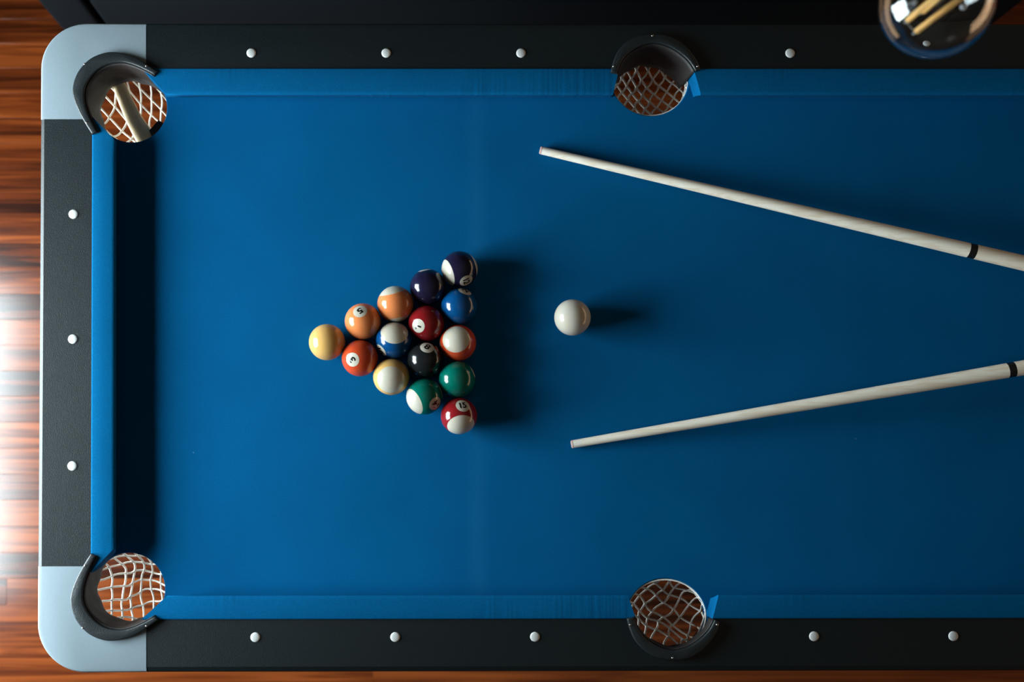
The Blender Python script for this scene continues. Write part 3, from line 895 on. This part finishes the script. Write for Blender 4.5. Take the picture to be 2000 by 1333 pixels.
def cue(tip_px, ring_px, label, lift=0.0):
    r_tip, slope = 0.0066, 0.0
    p0 = unproject(*tip_px, r_tip)
    # the far end rests on the right rail, so the stick climbs towards it
    for it in range(5):
        d = (unproject(*ring_px, r_tip + slope * 0.69) - p0); d.z = 0
        L1 = d.length; dirh = d.normalized()
        Lr = (T(CU_R + 0.02, p0.y, 0).x - p0.x) / dirh.x
        slope = (ZR + 0.0070 + lift + (0.0066 + (Lr / 1.42) * 0.0082) - r_tip) / Lr
    d3 = Vector((dirh.x, dirh.y, slope)).normalized()
    s2 = Vector((-dirh.y, dirh.x, 0)); s3 = d3.cross(s2).normalized()
    def rad(s):
        if s < 0.69: return 0.0064 + (0.0116 - 0.0064) * (max(0.0, s) / 0.69) ** 1.05
        return 0.0116 + (0.0148 - 0.0116) * min(1, (s - 0.69) / 0.7)
    root = empty('pool_cue', (p0.x, p0.y, BZ)); tag(root, label, 'cue', 'cues laid on the blue cloth')
    ang = math.atan2(dirh.y, dirh.x)
    wood = cue_wood('pale_maple', ang)
    dark = cue_wood('pale_maple_butt', ang, (0.72, 0.58, 0.42), (0.82, 0.71, 0.57))
    def piece(name, s0, s1, mat, k=1.0, steps=2, dome=0):
        bm = bmesh.new()
        ss = [s0 + (s1 - s0) * i / steps for i in range(steps + 1)]
        rs = [rad(s) * k for s in ss]
        if dome:
            ss = [s0, s0 + 0.0006, s0 + 0.0018] + ss[1:]; rs = [rad(s0) * 0.72, rad(s0) * 0.92, rad(s0) * 0.99] + rs[1:]
        rings = []
        for s, r in zip(ss, rs):
            c = p0 + d3 * s
            rings.append([bm.verts.new(c + (s2 * math.cos(q) + s3 * math.sin(q)) * r) for q in [2 * math.pi * t_ / 28 for t_ in range(28)]])
        for a, b in zip(rings, rings[1:]):
            for t_ in range(28): bm.faces.new((a[t_], a[(t_ + 1) % 28], b[(t_ + 1) % 28], b[t_]))
        bm.faces.new(list(reversed(rings[0]))); bm.faces.new(rings[-1])
        bmesh.ops.recalc_face_normals(bm, faces=bm.faces)
        o = link_bm(name, bm, mat, root); autosmooth(o, 50); return o
    Lj = L1 / math.sqrt(1) * math.sqrt(1 + slope * slope)
    piece('tip', -0.001, 0.0028, M_tip, 1.0, 2, dome=1)
    piece('ferrule', 0.0028, 0.016, M_ferrule)
    piece('shaft', 0.016, Lj - 0.0055, wood, steps=16)
    piece('joint_ring', Lj - 0.0055, Lj + 0.0055, M_ring, 1.0)
    piece('butt', Lj + 0.0055, Lj + 0.32, dark, steps=8)
    piece('wrap', Lj + 0.32, Lj + 0.60, M_wrap, 1.01, steps=6)
    piece('butt_sleeve', Lj + 0.60, Lj + 0.72, dark, steps=4)
    piece('bumper', Lj + 0.72, Lj + 0.735, M_ring, 0.95)
cue((1055.5, 293.5), (1897.5, 490.5), 'upper pale wooden cue pointing at the top side pocket side of the table')
cue((1116.5, 868.5), (1974.5, 723.0), 'lower pale wooden cue angled up to the right with its tip below the cue ball', 0.031)

# ------------------------------------------------------------------ pale stick standing in the upper left pocket
st = empty('wooden_stick', unproject(260, 232, -0.07)); tag(st, 'pale cream wooden stick with a dark end, in the upper left corner pocket', 'stick')
path = [(208, 112, -0.044, 24), (225, 150, -0.046, 25), (243, 192, -0.050, 28), (261, 232, -0.050, 32), (279, 262, -0.047, 37), (288, 276, -0.044, 38), (293, 285, -0.042, 36)]
bm = bmesh.new()
rings = []
for i, (x, yy, z, wpx) in enumerate(path):
    a = path[max(i - 1, 0)]; b = path[min(i + 1, len(path) - 1)]
    dx, dy = b[0] - a[0], b[1] - a[1]; l = math.hypot(dx, dy); nx, ny = -dy / l, dx / l
    ring = []
    for f, dz in ((-0.5, -0.002), (-0.42, 0.002), (-0.2, 0.0035), (0.2, 0.0035), (0.42, 0.002), (0.5, -0.002), (0.42, -0.006), (-0.42, -0.006)):
        ring.append(bm.verts.new(unproject(x + nx * wpx * f, yy + ny * wpx * f, z + dz)))
    rings.append(ring)
for a, b in zip(rings, rings[1:]):
    for k in range(8): bm.faces.new((a[k], a[(k + 1) % 8], b[(k + 1) % 8], b[k]))
bm.faces.new(rings[0]); bm.faces.new(list(reversed(rings[-1])))
bmesh.ops.recalc_face_normals(bm, faces=bm.faces)
link_bm('handle', bm, plain('pale_cream_wood', (0.82, 0.62, 0.35), 0.5, var=0.12, vscale=40), st, smooth=True)
bm = bmesh.new()
q = [(294, 258), (312, 238), (322, 244), (318, 262), (300, 272)]
pts_ = [unproject(x, yy, -0.046) for x, yy in q]
vb = [bm.verts.new(p) for p in pts_]; vt = [bm.verts.new(p + Vector((0, 0, 0.010))) for p in pts_]
bm.faces.new(vb); bm.faces.new(vt)
for i in range(5): bm.faces.new((vb[i], vb[(i + 1) % 5], vt[(i + 1) % 5], vt[i]))
bmesh.ops.recalc_face_normals(bm, faces=bm.faces)
o = link_bm('dark_end', bm, M_blackwood, st); o['label'] = 'black end of the stick'

# ------------------------------------------------------------------ black sofa beyond the upper rail
M_sofa = plain('black_leatherette', (0.0014, 0.0021, 0.0030), 0.85, spec=0.05, bump=0.3, bscale=160)
SY = 0.945
sx0 = unproject(138, 56, -BZ + 0.05).x
SX1 = unproject(1880, 40, -BZ).x
sofa = empty('sofa', ((sx0 + SX1) / 2, SY + 0.4, 0)); tag(sofa, 'black leatherette sofa on the floor beyond the upper rail', 'sofa')
aw = 0.094
def soft_box(name, *b, bev=0.03, seg=4):
    bm = bmesh.new(); add_box(bm, *b, bev, seg); o = link_bm(name, bm, M_sofa, sofa); autosmooth(o, 40); return o
soft_box('arm', sx0, sx0 + aw, SY, SY + 0.82, 0.03, 0.60, bev=0.012)
soft_box('arm', SX1 - aw, SX1, SY, SY + 0.82, 0.03, 0.60, bev=0.012)
soft_box('seat_base', sx0 + aw + 0.004, SX1 - aw - 0.004, SY + 0.004, SY + 0.80, 0.012, 0.27, bev=0.015)
nS = 3
wS = (SX1 - sx0 - 2 * aw - 0.016) / nS
for k in range(nS):
    soft_box('seat_cushion', sx0 + aw + 0.008 + k * wS + 0.002, sx0 + aw + 0.008 + (k + 1) * wS - 0.002, SY + 0.0, SY + 0.62, 0.272, 0.42, bev=0.035)
    soft_box('back_cushion', sx0 + aw + 0.008 + k * wS + 0.002, sx0 + aw + 0.008 + (k + 1) * wS - 0.002, SY + 0.60, SY + 0.74, 0.42, 0.78, bev=0.04)
soft_box('backrest', sx0 + aw + 0.004, SX1 - aw - 0.004, SY + 0.74, SY + 0.84, 0.06, 0.80, bev=0.02)
for x in (sx0 + 0.05, SX1 - 0.05):
    for yy in (SY + 0.06, SY + 0.76):
        bm = bmesh.new(); lathe(bm, [(0, 0), (0.018, 0), (0.022, 0.031), (0, 0.031)], Vector((x, yy, 0)), 16); link_bm('foot', bm, M_blackwood, sofa)

# ------------------------------------------------------------------ hanging filament bulb
def glass_mat():
    m, nt, b = new_mat('clear_bulb_glass')
    b.inputs['Base Color'].default_value = (0.97, 0.99, 1, 1)
    b.inputs['Roughness'].default_value = 0.0
    b.inputs['Transmission Weight'].default_value = 1.0
    b.inputs['IOR'].default_value = 1.48
    return m
M_glass = glass_mat()
M_fil = plain('orange_phosphor_filament', (0.95, 0.52, 0.15), 0.5)
M_wire = plain('support_wire', (0.30, 0.32, 0.33), 0.45, metal=0.3)
M_brass = plain('dark_bronze_socket', (0.05, 0.04, 0.03), 0.35, metal=0.7)
RB = 0.0610
BC = unproject(1829, 3, 0.63)
lamp = empty('pendant_lamp', (BC.x, BC.y, BC.z)); tag(lamp, 'clear glass globe filament bulb hanging over the upper right of the table', 'lamp')
bm = bmesh.new()
def globe(r, neck):
    pr = []
    for k in range(0, 41):
        a = -math.pi / 2 + math.radians(152) * k / 40
        pr.append((max(0.0, r * math.cos(a)) if k else 0.0, r * math.sin(a)))
    pr += [(neck, r * math.sin(-math.pi / 2 + math.radians(152)) + 0.014), (neck * 0.95, r + 0.026)]
    return pr
gp = globe(RB, 0.0165)
lathe(bm, gp, BC, 64)
gi = globe(RB - 0.0013, 0.0150)
bm2 = bmesh.new(); lathe(bm2, gi, BC, 64)
for f in bm2.faces: f.normal_flip()
tmp = bpy.data.meshes.new('t'); bm2.to_mesh(tmp); bm2.free(); bm.from_mesh(tmp); bpy.data.meshes.remove(tmp)
g = link_bm('glass_globe', bm, M_glass, lamp, smooth=True); g['label'] = 'clear glass globe'
# stem and filaments along the bulb's axis, slightly splayed
bm = bmesh.new(); lathe(bm, [(0, -0.004), (0.0028, -0.003), (0.0035, 0.02), (0.006, 0.045), (0.013, 0.075), (0.0, 0.0755)], BC, 20); link_bm('stem', bm, M_wire, lamp, smooth=True)
def filament(a_px, a_z, b_px, b_z, r=0.0033):
    a = unproject(*a_px, a_z); b = unproject(*b_px, b_z)
    d = (b - a).normalized()
    bm = bmesh.new()
    add_tube(bm, [a, a + d * 0.0012, b - d * 0.0012, b], [r * 0.7, r, r, r * 0.7], 12)
    f = link_bm('filament', bm, M_fil, lamp, smooth=True)
    for p, q in ((a, a - d * 0.004), (b, b + d * 0.005)):
        bm = bmesh.new(); add_tube(bm, [p, q], [0.0013, 0.0009], 8)
        link_bm('contact', bm, M_wire, f, smooth=True)
filament((1788, 63), 0.612, (1888, -14), 0.650)
filament((1771, 41), 0.610, (1832, -10), 0.650)
filament((1801, 24), 0.625, (1850, -18), 0.660)
# cross wires at the lower ends and a bright support bead
bm = bmesh.new()
pa, pb_, pc = unproject(1755, 20, 0.622), unproject(1760, 33, 0.612), unproject(1783, 2, 0.640)
add_tube(bm, [pa, pb_], 0.0022, 8); add_tube(bm, [pb_, unproject(1788, 63, 0.609)], 0.0007, 6); add_tube(bm, [pa, pc], 0.0012, 6)
link_bm('support', bm, M_wire, lamp, smooth=True)
bm = bmesh.new(); bmesh.ops.create_uvsphere(bm, u_segments=16, v_segments=10, radius=0.0034, matrix=Matrix.Translation(unproject(1881, 12, 0.628))); link_bm('bead', bm, plain('white_ceramic', (0.55, 0.6, 0.65), 0.3), lamp, smooth=True)
bm = bmesh.new(); bmesh.ops.create_uvsphere(bm, u_segments=16, v_segments=10, radius=0.0030, matrix=Matrix.Translation(unproject(1786, 4, 0.635))); link_bm('bead', bm, bpy.data.materials['white_ceramic'], lamp, smooth=True)
bm = bmesh.new(); lathe(bm, [(0, 0.086), (0.0150, 0.086), (0.0165, 0.090), (0.0165, 0.118), (0.021, 0.120), (0.021, 0.165), (0.012, 0.178), (0.004, 0.182), (0, 0.182)], BC, 32); link_bm('socket', bm, M_brass, lamp, smooth=False)
bm = bmesh.new(); add_tube(bm, [BC + Vector((0, 0, 0.18)), Vector((BC.x, BC.y, RZ1 - 0.02))], 0.003, 10); link_bm('cord', bm, M_blackwood, lamp, smooth=True)
bm = bmesh.new(); lathe(bm, [(0, -0.026), (0.03, -0.026), (0.055, -0.010), (0.058, 0.0), (0, 0.0)], Vector((BC.x, BC.y, RZ1)), 32); link_bm('ceiling_rose', bm, M_blackwood, lamp)
